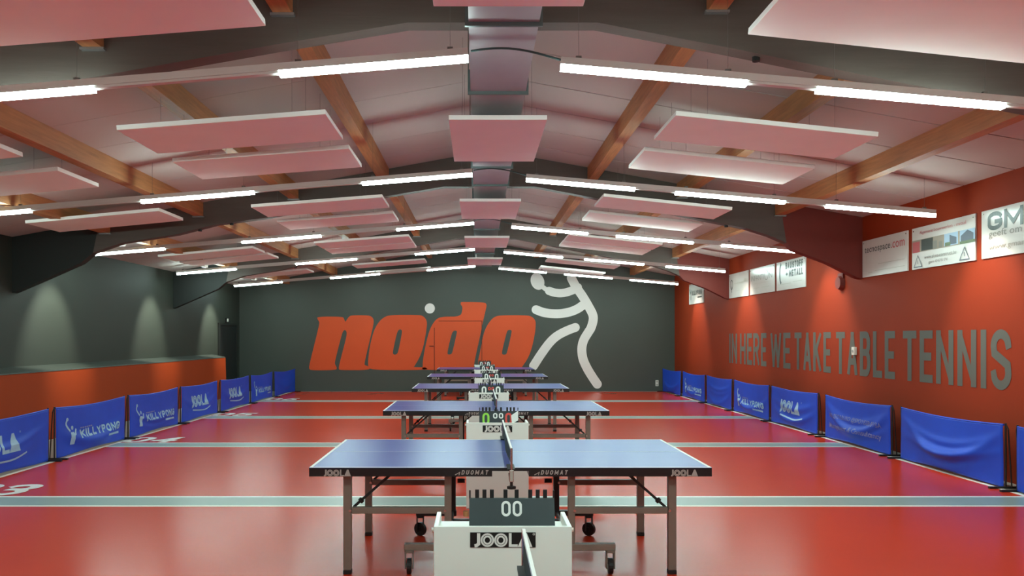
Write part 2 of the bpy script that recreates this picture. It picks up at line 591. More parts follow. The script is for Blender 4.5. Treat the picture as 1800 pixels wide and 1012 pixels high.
for i, yb in enumerate(BEAMS):
    if i == 0:
        continue
    t = thing('roof_beam', names_b[i], 'roof beam', (RX, yb, 0), 0, 'roof beams across the hall')
    xr = 4.52; xl = 6.15
    pts = [(-.75, EYE + 2.367)]
    pts = [(-d, EYE + z) for d, z in reversed(L_bot)] + [(d, EYE + z) for d, z in R_bot]
    pts += [(xr, ctop(xr)), (0, ctop(0)), (-xl, ctop(xl))]
    MB().prism_xz(pts, 0, BT).build('rafter', 'beam_brown', t)
    pr = [(d, EYE + z) for d, z in R_tip] + [(XR - RX - .002, ctop(XR - RX)), (xr, ctop(xr))]
    o = MB().prism_xz(pr, 0, BT).build('haunch', 'paint_red', t)
    o['label'] = 'dark red painted end of the beam at the red wall'
    pl = [(-d, EYE + z) for d, z in reversed(L_tip)] + [(-xl, ctop(xl)), (-(RX - XL - .002), ctop(RX - XL))]
    o = MB().prism_xz(pl, 0, BT).build('haunch', 'paint_dark', t)
    o['label'] = 'near-black painted end of the beam at the green wall'
    # small dark bolt plates under the beam
    for d in (-3.0, -4.4, 1.9, 3.2) if i == 1 else (-4.1, -4.6, 3.7):
        bl = L_bot if d < 0 else R_bot
        z = None
        for (a, za), (b, zb) in zip(bl[:-1], bl[1:]):
            if a <= abs(d) <= b:
                z = za + (zb - za) * (abs(d) - a) / (b - a)
        if z is None: continue
        MB().tube((d, BT / 2, EYE + z - .03), (d, BT / 2, EYE + z + .01), .03, 8).build('bolt_head', 'rubber', t)

# --- purlins (children of the ceiling), one length per bay
spans = [(YF, 6.10), (6.10 + BT, 12.72), (12.72 + BT, 19.45), (19.45 + BT, YB)]
PWD, PDP = 0.14, 0.21
pur = [1.72, 3.12, 4.66, -1.39 - PWD, -2.81 - PWD, -4.30 - PWD, -5.76 - PWD]
for (y0, y1) in spans:
    for x in pur:
        z0 = ceil_z(x) if abs(x - RX) < abs(x + PWD - RX) else ceil_z(x + PWD)
        za, zb = ceil_z(x), ceil_z(x + PWD)
        zt = max(za, zb)
        zbm = zt - PDP - .012
        MB().prism_xz([(x, zbm), (x + PWD, zbm), (x + PWD, zb - .001), (x, za - .001)], y0, y1).build('purlin', 'timber', ceil)
        # joist hanger plate at the beam
        if y1 < YB:
            MB().box(x - .02, x + PWD + .02, y1 - .05, y1 - .002, zbm - .02, zbm - .002).build('joist_hanger', 'steel', ceil)

# --- ventilation duct below the ridge
duct = thing('ventilation_duct', 'galvanised rectangular ventilation duct running along the ridge', 'duct', (0.18, 0, 0))
DZ0, DZ1 = EYE + 2.17, EYE + 2.36
DW = .243
yj = [YF + .02, -3.7, -2.1, -.6, .97, 2.45, 4.02, 5.59, 7.16, 8.73, 10.3, 11.5, 13.07, 14.64, 16.2, 17.78, 19.35, 20.9, 22.5, YB - .05]
for a, b in zip(yj[:-1], yj[1:]):
    MB().box(-DW, DW, a + .004, b - .004, DZ0, DZ1).build('duct_section', 'duct', duct)
for a in yj[1:-1]:
    m = MB()
    m.box(-DW - .025, DW + .025, a - .012, a + .012, DZ0 - .028, DZ0 + .0)
    m.box(-DW - .025, -DW - .001, a - .012, a + .012, DZ0, DZ1)
    m.box(DW + .001, DW + .025, a - .012, a + .012, DZ0, DZ1)
    m.build('flange', 'duct_flange', duct)
    for sx in (-1, 1):
        MB().tube((sx * (DW + .02), a + .05, DZ0 - .01), (sx * (DW + .02), a + .05, ceil_z(.18 + sx * .26) - .002), .006, 6).build('hanger_rod', 'wire', duct)

# --- acoustic panels
KP = 1.05
KC = 1.03
PL, PWI, PT = 1.76 * KP, .88 * KP, .044
def central_panel(y0, label):
    t = thing('acoustic_panel', label, 'ceiling panel', (0.18 * KC, y0 * KC, EYE + 1.945 * KC), 0, 'square-hung panels under the duct')
    MB().box(-.44 * KC, .44 * KC, 0, 1.72 * KC, 0, PT).build('board', 'panel', t, bevel=.003)
    for sx in (-1, 1):
        for yy in (.3, 1.4):
            x = sx * .33
            MB().tube((x, yy, PT), (x, yy, ceil_z(.18 + x) - t.location.z - .002), .0015, 4).build('hanger_wire', 'wire', t)
ordn = ['overhead, nearest the camera', 'second from the camera', 'third from the camera', 'fourth from the camera', 'farthest, next to the mural wall']
for k, y0 in enumerate((3.05, 7.25, 11.6, 15.84, 20.1)):
    central_panel(y0, 'white acoustic panel hung under the duct, ' + ordn[k])

def side_panel(side, col, y0, label):
    d0, d1 = (1.50, 3.26) if col == 0 else (4.41, 6.17)
    zi, zo = (1.88, 1.745) if col == 0 else (1.665, 1.50)
    if side > 0:
        zi += .05
    xi, xo = KP * (RX + side * d0), KP * (RX + side * d1)
    zi = EYE + KP * zi; zo = EYE + KP * zo
    y0 = y0 * KP
    t = thing('acoustic_panel', label, 'ceiling panel', (xi, y0, zi), 0, 'tilted panels beside the duct')
    dx, dz = xo - xi, zo - zi
    n = Vector((-dz, 0, dx)).normalized() * (1 if dx > 0 else -1)
    p = [(0, 0), (dx, dz), (dx + n.x * PT, dz + n.z * PT), (n.x * PT, n.z * PT)]
    if side < 0:
        p = p[::-1]
    MB().prism_xz(p, 0, PWI).build('board', 'panel', t, bevel=.003)
    for fx in (.18, .82):
        for yy in (.15, .73):
            x = dx * fx
            MB().tube((x, yy, dz * fx + PT), (x, yy, ceil_z(xi + x) - zi - .002), .0015, 4).build('hanger_wire', 'wire', t)
        MB().tube((dx * fx, .15, dz * fx + PT - .002), (dx * fx, .15, dz * fx + PT + .03), .008, 6).build('hook', 'wire', t)
AY = {0: 2.72, 1: 6.95, 2: 11.0, 3: 15.18, 4: 19.75}
BY = {0: 4.12, 1: 8.18, 2: 12.38, 3: 16.2, 4: 22.05}
BR = [.17, .2, .14, .1, .06]
bayname = ['at the top edge of the picture', 'in the nearest full bay', 'in the second bay', 'in the third bay', 'in the bay by the mural wall']
for k in range(5):
    for side, sn in ((-1, 'left'), (1, 'right')):
        if k > 0:
            side_panel(side, 0, AY[k] - (.12 if side < 0 else -.1), 'front tilted white panel %s of the duct %s' % (sn, bayname[k]))
        side_panel(side, 0, BY[k] + (-.1 if side < 0 else BR[k]), ('rear tilted white panel %s of the duct %s' if k else 'large-looking tilted white panel %s of the duct %s') % (sn, bayname[k]))
for y0, lb in ((6.6, 'outermost tilted white panel cut by the left picture edge, front of two'),
               (8.1, 'outermost tilted white panel cut by the left picture edge, rear of two'),
               (10.67, 'outermost left tilted white panel just before the middle roof beam'),
               (15.1, 'outermost left tilted white panel after the middle roof beam, front of two'),
               (16.2, 'outermost left tilted white panel after the middle roof beam, rear of two'),
               (19.9, 'outermost left tilted white panel nearest the mural wall')):
    side_panel(-1, 1, y0, lb)

# --- LED light rows
KL = 1.0
LR = [-2.5, 1.64] + [KL * v for v in (5.87, 10.05, 14.34, 18.58, 22.95)]
Lseg = [(KL * a, KL * b) for a, b in ((-1.43, -.07), (-4.16, -2.77), (-6.88, -5.53))]
Rseg = [(KL * a, KL * b) for a, b in ((.60, 1.94), (2.45, 3.80), (4.31, 5.66))]
def zl(x):
    return EYE + KL * (2.0 - .082 * (abs(x) / KL - .07))
def zr(x):
    return EYE + KL * (1.935 - .0875 * (x / KL - .6))
rown = ['rearmost overhead', 'overhead', 'nearest', 'second', 'third', 'fourth', 'farthest']
for i, yy in enumerate(LR):
    for side, segs, zf, sn in ((-1, Lseg, zl, 'left'), (1, Rseg, zr, 'right')):
        xs = [s for sg in segs for s in sg]
        x0, x1 = min(xs), max(xs)
        if side < 0: x0 = x0 - .02
        t = thing('led_light_row', '%s slanting row of white LED battens %s of the duct' % (rown[i], sn), 'ceiling light', (0, yy, 0), 0, 'LED rows across the hall')
        hz = .052
        up = (0, 0, 1)
        # housing rail
        a, b = (x0, 0, zf(x0) + .036 + hz / 2), (x1, 0, zf(x1) + .036 + hz / 2)
        MB().bar(a, b, .062, hz).build('rail', 'rail', t)
        for s0, s1 in segs:
            df = MB().bar((s0, 0, zf(s0) + .018), (s1, 0, zf(s1) + .018), .058, .042).build('led_diffuser', 'led_side', t)
            dm = df.data
            dm.materials.append(MATS['led'])
            for pg in dm.polygons:
                if pg.normal.z < -.9:
                    pg.material_index = 1
        allx = sorted(xs)
        for s0, s1 in zip(allx[1:-1:2], allx[2:-1:2]):
            MB().bar((s0 + .005, 0, zf(s0 + .005) + .026), (s1 - .005, 0, zf(s1 - .005) + .026), .05, .018).build('blank_cover', 'rail', t)
        hx = [s0 + .13 for s0, s1 in segs] + [s1 - .13 for s0, s1 in segs]
        for x in hx:
            zt = zf(x) + .036 + hz
            MB().tube((x, 0, zt), (x, 0, ceil_z(x) - .002), .0015, 4).build('hanger_wire', 'wire', t)
            MB().box(x - .02, x + .02, -.012, .012, zt - .001, zt + .022).build('clip', 'wire', t)
        if side > 0 and i > 1:
            p = []
            for k in range(13):
                f = k / 12
                x = KL * (-.05 + f * .66)
                z = zl(-.05) + .07 + f * (zr(.6 * KL) - zl(-.05)) + .055 * math.sin(math.pi * f) * (1 - .3 * f)
                p.append((x, 0, z))
            MB().path(p, .008).build('power_cable', 'cable', t)

# --- spotlights washing the side walls
SPY = [9.55, 13.85, 18.1, 22.15]
plc = ['nearest', 'second', 'third', 'farthest']
for k, yy in enumerate(SPY):
    for side, x, z, sn in ((-1, -6.10, EYE + 1.60, 'green left'), (1, 4.93, EYE + 2.03, 'red right')):
        t = thing('spotlight', '%s small white spotlight under the ceiling facing the %s wall' % (plc[k], sn), 'spotlight', (x, yy, z), 0, 'wall spotlights')
        zc = ceil_z(x) - z
        MB().box(-.05, .05, -.11, .11, -.03 if side < 0 else -.0, .03 if side < 0 else .04).build('lamp_head', 'device_white', t, bevel=.006)
        if zc > .05:
            MB().tube((0, 0, .03), (0, 0, zc - .001), .012, 8).build('stem', 'device_white', t)
        ld = bpy.data.lights.new('spot_lamp', 'SPOT')
        ld.energy = SPOT_W_LEFT if side < 0 else SPOT_W
        ld.color = (.92, 1.0, .84) if side < 0 else (1.0, .93, .80)
        ld.spot_size = math.radians(58)
        ld.spot_blend = .75
        ld.shadow_soft_size = .03
        lo = bpy.data.objects.new('spot_lamp', ld)
        C.objects.link(lo)
        lo.parent = t
        lo.location = (side * .06, 0, -.04)
        tgt = Vector((XL if side < 0 else XR, 0, 1.55)) - Vector((x + side * .06, 0, z - .04))
        lo.rotation_euler = tgt.to_track_quat('-Z', 'Y').to_euler()

# ================================================================ mural on the back wall
SB = FPX / YB
def mur(px, py):
    return ((px - VPX) / SB, EYE + (VPY - py) / SB)
def z1(p): return mur(535 + p[0] / 7.227, 520 + p[1] / 7.227)
def z2(p): return mur(735 + p[0] / 7.227, 520 + p[1] / 7.227)
def z3(p): return mur(920 + p[0] / 9.2, 470 + p[1] / 9.2)
def z4(p): return mur(920 + p[0] / 8.433, 570 + p[1] / 8.433)
letter_n = [(160, 262), (490, 262), (505, 290), (520, 335), (540, 300), (570, 258), (610, 245), (800, 245), (850, 258), (878, 290), (882, 330),
            (868, 410), (800, 690), (765, 850), (765, 880), (815, 890), (840, 942), (450, 942), (438, 925), (440, 890), (470, 770), (530, 540), (541, 470),
            (530, 440), (510, 430), (490, 450), (470, 510), (388, 830), (390, 870), (415, 910), (405, 942), (80, 945), (60, 920), (62, 880), (192, 360), (190, 325), (170, 300)]
letter_o = [(1090, 240), (1450, 240), (1510, 255), (1550, 300), (1560, 360), (1540, 500), (1510, 650), (1470, 770), (1400, 890), (1380, 905), (1560, 905), (1560, 942),
            (830, 942), (808, 880), (815, 760), (840, 600), (880, 450), (930, 350), (1000, 275)]
hole_o = [(1200, 425), (1235, 425), (1243, 460), (1195, 700), (1180, 735), (1150, 748), (1125, 735), (1125, 700), (1175, 470)]
letter_d = [(540, 80), (560, 75), (850, 80), (870, 110), (865, 150), (820, 340), (790, 500), (730, 760), (705, 900), (712, 942), (40, 942), (60, 900),
            (58, 840), (80, 700), (110, 560), (150, 420), (200, 330), (250, 280), (330, 262), (540, 262), (565, 170), (560, 130), (540, 110)]
hole_d = [(445, 440), (495, 440), (490, 480), (440, 700), (425, 740), (375, 745), (372, 710), (420, 500)]
letter_p = [(1040, 245), (1390, 245), (1450, 265), (1490, 310), (1495, 370), (1480, 500), (1440, 680), (1390, 800), (1320, 900), (1290, 942), (800, 942), (765, 880),
            (760, 820), (790, 700), (820, 520), (860, 400), (920, 310), (970, 265)]
hole_p = [(1135, 430), (1190, 430), (1185, 480), (1130, 720), (1115, 745), (1065, 745), (1065, 700), (1115, 500)]
def to_wall(me, yoff):
    for v in me.vertices:
        x, z = v.co.x, v.co.y
        v.co = (x, YB - yoff - v.co.z, z)
    return me
# joinery hidden in the mural: a flush double door
dr = struct(MB().box(mur(763.5, 0)[0], mur(847, 0)[0], YB - .004, YB + .02, 0.005, 2.16).build('door_1', 'wall_back'))
for nm, (lp, hl, f) in {'n': (letter_n, None, z1), 'o': (letter_o, hole_o, z1), 'd': (letter_d, hole_d, z2), 'p': (letter_p, hole_p, z2)}.items():
    loops = [chaikin([f(p) for p in lp], 2)]
    if hl:
        loops.append(chaikin([f(p) for p in hl], 2))
    obj('mural_letter', to_wall(fill_mesh('mural_letter', loops), .007), 'mural_orange', wall_back)
def round_stroke(pts, wd):
    pts = catmull(pts, 6)
    v, f = stroke_quads(pts, wd, cap='butt')
    loop = [v[i] for i in range(0, len(v), 2)]
    P0, P1 = Vector(pts[-2]), Vector(pts[-1])
    d = (P1 - P0).normalized(); n = Vector((-d.y, d.x))
    loop += [tuple(P1 + (n * math.cos(a) + d * math.sin(a)) * wd / 2) for a in [math.pi * k / 10 for k in range(1, 10)]]
    loop += [v[i] for i in range(len(v) - 1, 0, -2)]
    P0, P1 = Vector(pts[1]), Vector(pts[0])
    d = (P1 - P0).normalized(); n = Vector((-d.y, d.x))
    loop += [tuple(P1 + (n * math.cos(a) + d * math.sin(a)) * wd / 2) for a in [math.pi * k / 10 for k in range(1, 10)]]
    return loop
fig = [('mural_figure', round_stroke([z3(p) for p in ((775, 170), (850, 310), (960, 470), (1060, 640), (1120, 760), (1128, 850), (1095, 970))] +
                                     [z4(p) for p in ((960, 120), (900, 220), (870, 320), (868, 420), (890, 530), (950, 660), (1030, 790), (1095, 885))], 15.8 / SB)),
       ('mural_figure', round_stroke([z3(p) for p in ((415, 378), (500, 405), (600, 415), (700, 400), (800, 365), (880, 320))], 14.5 / SB)),
       ('mural_figure', round_stroke([z3(p) for p in ((205, 682), (320, 725), (450, 745), (600, 745), (750, 718), (880, 665), (1000, 580))], 15.6 / SB)),
       ('mural_figure', round_stroke([z4(p) for p in ((770, 45), (640, 95), (500, 170), (390, 270), (270, 430), (150, 615))], 15.4 / SB))]
for k, (nm, lp) in enumerate(fig):
    obj(nm, to_wall(fill_mesh(nm, [lp]), .007 + k * .0006), 'mural_white', wall_back)
hc = z3((228, 225))
obj('mural_figure', to_wall(fill_mesh('mural_figure', [[(hc[0] + 12 / SB * math.cos(a) - 2 / SB * math.sin(a), hc[1] + 14.8 / SB * math.sin(a)) for a in [2 * math.pi * k / 32 for k in range(32)]]]), .007), 'mural_white', wall_back)
obj('mural_figure', to_wall(fill_mesh('mural_figure', [round_stroke([z3((290, 300)), z3((340, 335)), z3((395, 375))], 8 / SB)]), .0095), 'mural_white', wall_back)
bc = z2((149, 158))
obj('mural_ball', to_wall(fill_mesh('mural_ball', [[(bc[0] + 8.9 / SB * math.cos(a), bc[1] + 8.9 / SB * math.sin(a)) for a in [2 * math.pi * k / 28 for k in range(28)]]]), .007), 'mural_white', wall_back)
# door seams and handle
xa, xb = mur(763.5, 0)[0], mur(847, 0)[0]
m = MB()
m.box(xa - .008, xa + .008, YB - .0115, YB - .004, .02, 1.95)
m.build('door_gap', 'seam_dark', dr)
MB().box(xb - .008, xb + .008, YB - .0115, YB - .004, .02, 2.15).build('door_gap', 'seam_dark', dr)
MB().box(xa + .13, xb + .008, YB - .0115, YB - .004, 2.145, 2.16).build('door_gap', 'seam_dark', dr)
m = MB().tube((xa - .03, YB - .012, 1.385), (xa - .03, YB - .06, 1.385), .01)
m.bar((xa - .02, YB - .055, 1.385), (xa - .15, YB - .055, 1.385), .02, .02)
m.build('door_handle', 'seam_dark', dr)

# dark door at the far end of the left wall
d2 = struct(MB().box(XL + .001, XL + .025, 22.85, 24.45, 0.005, 2.0).build('door_2', 'door_dark'))
m = MB()
m.box(XL + .001, XL + .045, 22.78, 22.85, 0, 2.06); m.box(XL + .001, XL + .045, 24.45, 24.52, 0, 2.06); m.box(XL + .001, XL + .045, 22.85, 24.45, 2.0, 2.06)
m.build('door_frame', 'paint_dark', d2)
MB().box(XL + .026, XL + .07, 23.0, 23.03, 1.0, 1.12).build('door_handle', 'dark_steel', d2)
t = thing('emergency_light', 'small white emergency light above the dark door on the left', 'emergency light', (XL, 23.6, 2.14))
MB().box(.001, .05, -.14, .14, -.05, .07).build('housing', 'dark_steel', t, bevel=.008)
MB().box(.05, .062, -.13, -.03, -.035, .055).build('lens', 'device_white', t, bevel=.004)
# socket on the back wall, thermostat and sounder on the red wall
t = thing('wall_socket', 'small white double socket low on the mural wall', 'socket', (5.49, YB, .25))
MB().box(-.045, .045, -.02, -.001, -.09, .09).build('cover_plate', 'device_white', t, bevel=.005)
for z in (-.045, .045):
    MB().tube((0, -.022, z), (0, -.019, z), .03, 12).build('socket_well', 'sign_faint', t)
t = thing('thermostat', 'small white thermostat box between grey wall letters on the red wall', 'thermostat', (XR, 12.96, 1.43))
MB().box(-.045, -.001, -.05, .05, -.065, .065).build('casing', 'device_white', t, bevel=.006)
MB().tube((-.055, 0, .0), (-.045, 0, .0), .022, 12).build('dial', 'print_grey', t)
t = thing('alarm_sounder', 'dark red rounded alarm sounder high on the red wall below the beam end', 'alarm', (XR, 13.45, 2.55))
MB().tube((-.002, 0, 0), (-.07, 0, 0), .13, 16, .10).build('horn', 'speaker_red', t)
MB().box(-.03, -.001, -.1, .1, .05, .16).build('backbox', 'speaker_red', t, bevel=.01)

# ================================================================ lettering on the red wall
for text, ya, yb_ in (('IN', 19.46, 18.87), ('HERE', 18.66, 16.95), ('WE', 16.72, 15.65), ('TAKE', 15.45, 13.86), ('TABLE', 13.66, 11.73), ('TENNIS', 11.51, 9.17)):
    for ch, v, f in word_2d(text, 0, ya - yb_, 1.04, .70, .108, gap=.22):
        on_plane([(v, f)], (XR - .003, ya, 0), (0, -1, 0), (0, 0, 1)).build('wall_letter', 'wall_text', wall_right)

# ================================================================ sponsor signs high on the red wall
SZ0, SZ1 = 2.58, 3.145
def sign(ya, yb_, label, prints):
    """plate from far end ya to near end yb_; u runs 0..L left to right as read, v 0..H"""
    L = ya - yb_; H = SZ1 - SZ0
    t = thing('wall_sign', label, 'sign', (XR, ya, SZ0), 0, 'sponsor plates on the red wall')
    MB().box(-.018, -.001, -L, 0, 0, H).build('plate', 'sign_plate', t)
    lay = 0
    for items, m_, nm in prints(L, H):
        lay += 1
        if nm == 'letters':
            for vf in items:
                on_plane([vf], (-.0195 - .0004 * lay, 0, 0), (0, -1, 0), (0, 0, 1)).build('letter', m_, t)
            continue
        on_plane(items, (-.0195 - .0004 * lay, 0, 0), (0, -1, 0), (0, 0, 1)).build(nm, m_, t)
    for u in (.04, L - .04):
        MB().tube((-.018, -u, H - .04), (-.023, -u, H - .04), .009, 8).build('screw', 'chrome', t)
def w2(text, u0, u1, v0, ht, t, gap=.25, slant=0):
    return [(v, f) for ch, v, f in word_2d(text, u0, u1, v0, ht, t, gap, slant=slant)]
def p_gma(L, H):
    return [(w2('GMAN', .12, 1.34, .315, .215, .05, .14), 'sign_dark', 'letters'),
            ([fit_font('geeft om je werk', .14, 1.28, .215, .32)], 'sign_grey', 'lettering'),
            ([fit_font('www.gman.be', .14, .95, .07, .155)], 'sign_faint', 'lettering')]
def p_con(L, H):
    it = [([rect2(.0, L, H * .40, H * .70)], 'photo_tan', 'photo_print'),
          ([rect2(.02, .2, H * .40, H * .66)], 'sign_red', 'photo_print'),
          ([rect2(.24, .52, H * .42, H * .69)], 'sign_dark', 'photo_print'),
          ([rect2(.78, 1.08, H * .42, H * .70)], 'photo_sky', 'photo_print'),
          ([([(.9, H * .44), (1.05, H * .44), (1.05, H * .58), (.9, H * .66)], [(0, 1, 2, 3)])], 'photo_building', 'photo_print'),
          ([rect2(1.12, L, H * .46, H * .70)], 'photo_sky', 'photo_print'),
          ([([(1.14, H * .46), (1.4, H * .46), (1.4, H * .6), (1.28, H * .69), (1.14, H * .58)], [(0, 1, 2, 3, 4)])], 'photo_building', 'photo_print'),
          ([rect2(1.12, L, H * .40, H * .46), rect2(.8, .92, H * .42, H * .5)], 'photo_leaf', 'photo_print'),
          ([rect2(.52, .62, H * .42, H * .6), rect2(.66, .74, H * .42, H * .56)], 'sign_grey', 'photo_print'),
          ([fit_font('Algemene bouwwerken - metaal', .2, 1.25, H * .80, H * .90)], 'sign_red', 'lettering'),
          ([fit_font('www.alcos-construct.be', .32, 1.05, H * .21, H * .30), fit_font('gsm 0475 74', .42, .86, H * .07, H * .16)], 'sign_grey', 'lettering')]
    tri = []
    for c in (.16, 1.22):
        tri.append(stroke_quads([(c - .1, H * .05), (c + .1, H * .05), (c, H * .32), (c - .1, H * .05)], .012, cap='butt'))
        tri.append(stroke_quads([(c, H * .13), (c, H * .2)], .012))
    it.append((tri, 'photo_building', 'lettering'))
    return it
def p_tec(L, H):
    return [([fit_font('tecnospace', .08, .86, H * .60, H * .80, .004)], 'sign_dark', 'lettering'),
            ([fit_font('.com', .88, 1.26, H * .64, H * .80, .004)], 'sign_red', 'lettering'),
            ([rect2(.5, 1.26, H * .30, H * .315), rect2(.4, 1.26, H * .13, H * .145), rect2(.2, .32, H * .1, H * .115)], 'sign_faint', 'lettering')]
def p_bau(L, H):
    c = [(.28 - .1 * math.cos(a), H * .58 + .2 * math.sin(a)) for a in [-1.35 + 2.7 * k / 12 for k in range(13)]]
    return [([stroke_quads(c, .06, cap='butt')], 'sign_dark', 'emblem'),
            (w2('BAUSTOFF', .48, 1.33, H * .70, .13, .032, .3), 'sign_dark', 'letters'),
            (w2('+', .50, .60, H * .44, .10, .03), 'sign_dark', 'letters'),
            (w2('METALL', .66, 1.33, H * .42, .13, .032, .3), 'sign_dark', 'letters'),
            ([rect2(.12, .75, H * .19, H * .215), rect2(.85, 1.3, H * .22, H * .245)], 'sign_faint', 'lettering')]
def p_inf(L, H):
    return [([fit_font('INFANTI', .08, .86, H * .52, H * .72)], 'sign_grey', 'lettering'),
            ([ring2(1.02, H * .66, .12, .11, .02)], 'sign_grey', 'lettering'),
            ([fit_font('N', 1.18, 1.36, H * .52, H * .72)], 'sign_grey', 'lettering'),
            ([rect2(.22, .6, H * .22, H * .24), rect2(.75, 1.2, H * .22, H * .24), rect2(.2, 1.3, H * .40, H * .41)], 'sign_faint', 'lettering')]
def p_kil(L, H):
    return [([stroke_quads([(.10, H * .72), (.2, H * .52), (.2, H * .25)], .05), stroke_quads([(.2, H * .5), (.3, H * .68)], .04)], 'sign_dark', 'emblem'),
            (w2('KILLYPONG', .36, 1.32, H * .42, .13, .035, .28), 'sign_dark', 'letters'),
            ([rect2(.9, 1.32, H * .27, H * .33)], 'sign_dark', 'lettering')]
# readable marks only: unreadable small print stays as plain lines
def p_q(L, H):
    return [([ring2(.2, H * .55, .1, .12, .025), stroke_quads([(.2, H * .25), (.2, H * .45)], .03)], 'sign_dark', 'emblem'),
            ([rect2(.38, 1.05, H * .55, H * .60), rect2(1.08, 1.26, H * .57, H * .70)], 'sign_faint', 'lettering'),
            ([rect2(.45, .8, H * .26, H * .28), rect2(.95, 1.25, H * .26, H * .28)], 'sign_faint', 'lettering')]
sign(9.69, 8.27, 'pale metal sign with very large dark capitals at the right picture edge', p_gma)
sign(11.24, 9.81, 'white sign with strip of building photos and two warning triangles', p_con)
sign(12.69, 11.36, 'pale sign with one thin dark and red word, touching the beam end', p_tec)
sign(16.34, 14.90, 'pale sign with bold two-line lettering and dark curved bracket emblem', p_bau)
sign(17.93, 16.45, 'pale sign with thin grey word and large ringed letter, middle of three', p_inf)
sign(19.42, 18.03, 'pale sign with small ring and stem emblem, farthest of three', p_q)
sign(23.10, 21.60, 'lone small-looking pale sign on the red wall nearest the mural', p_kil)

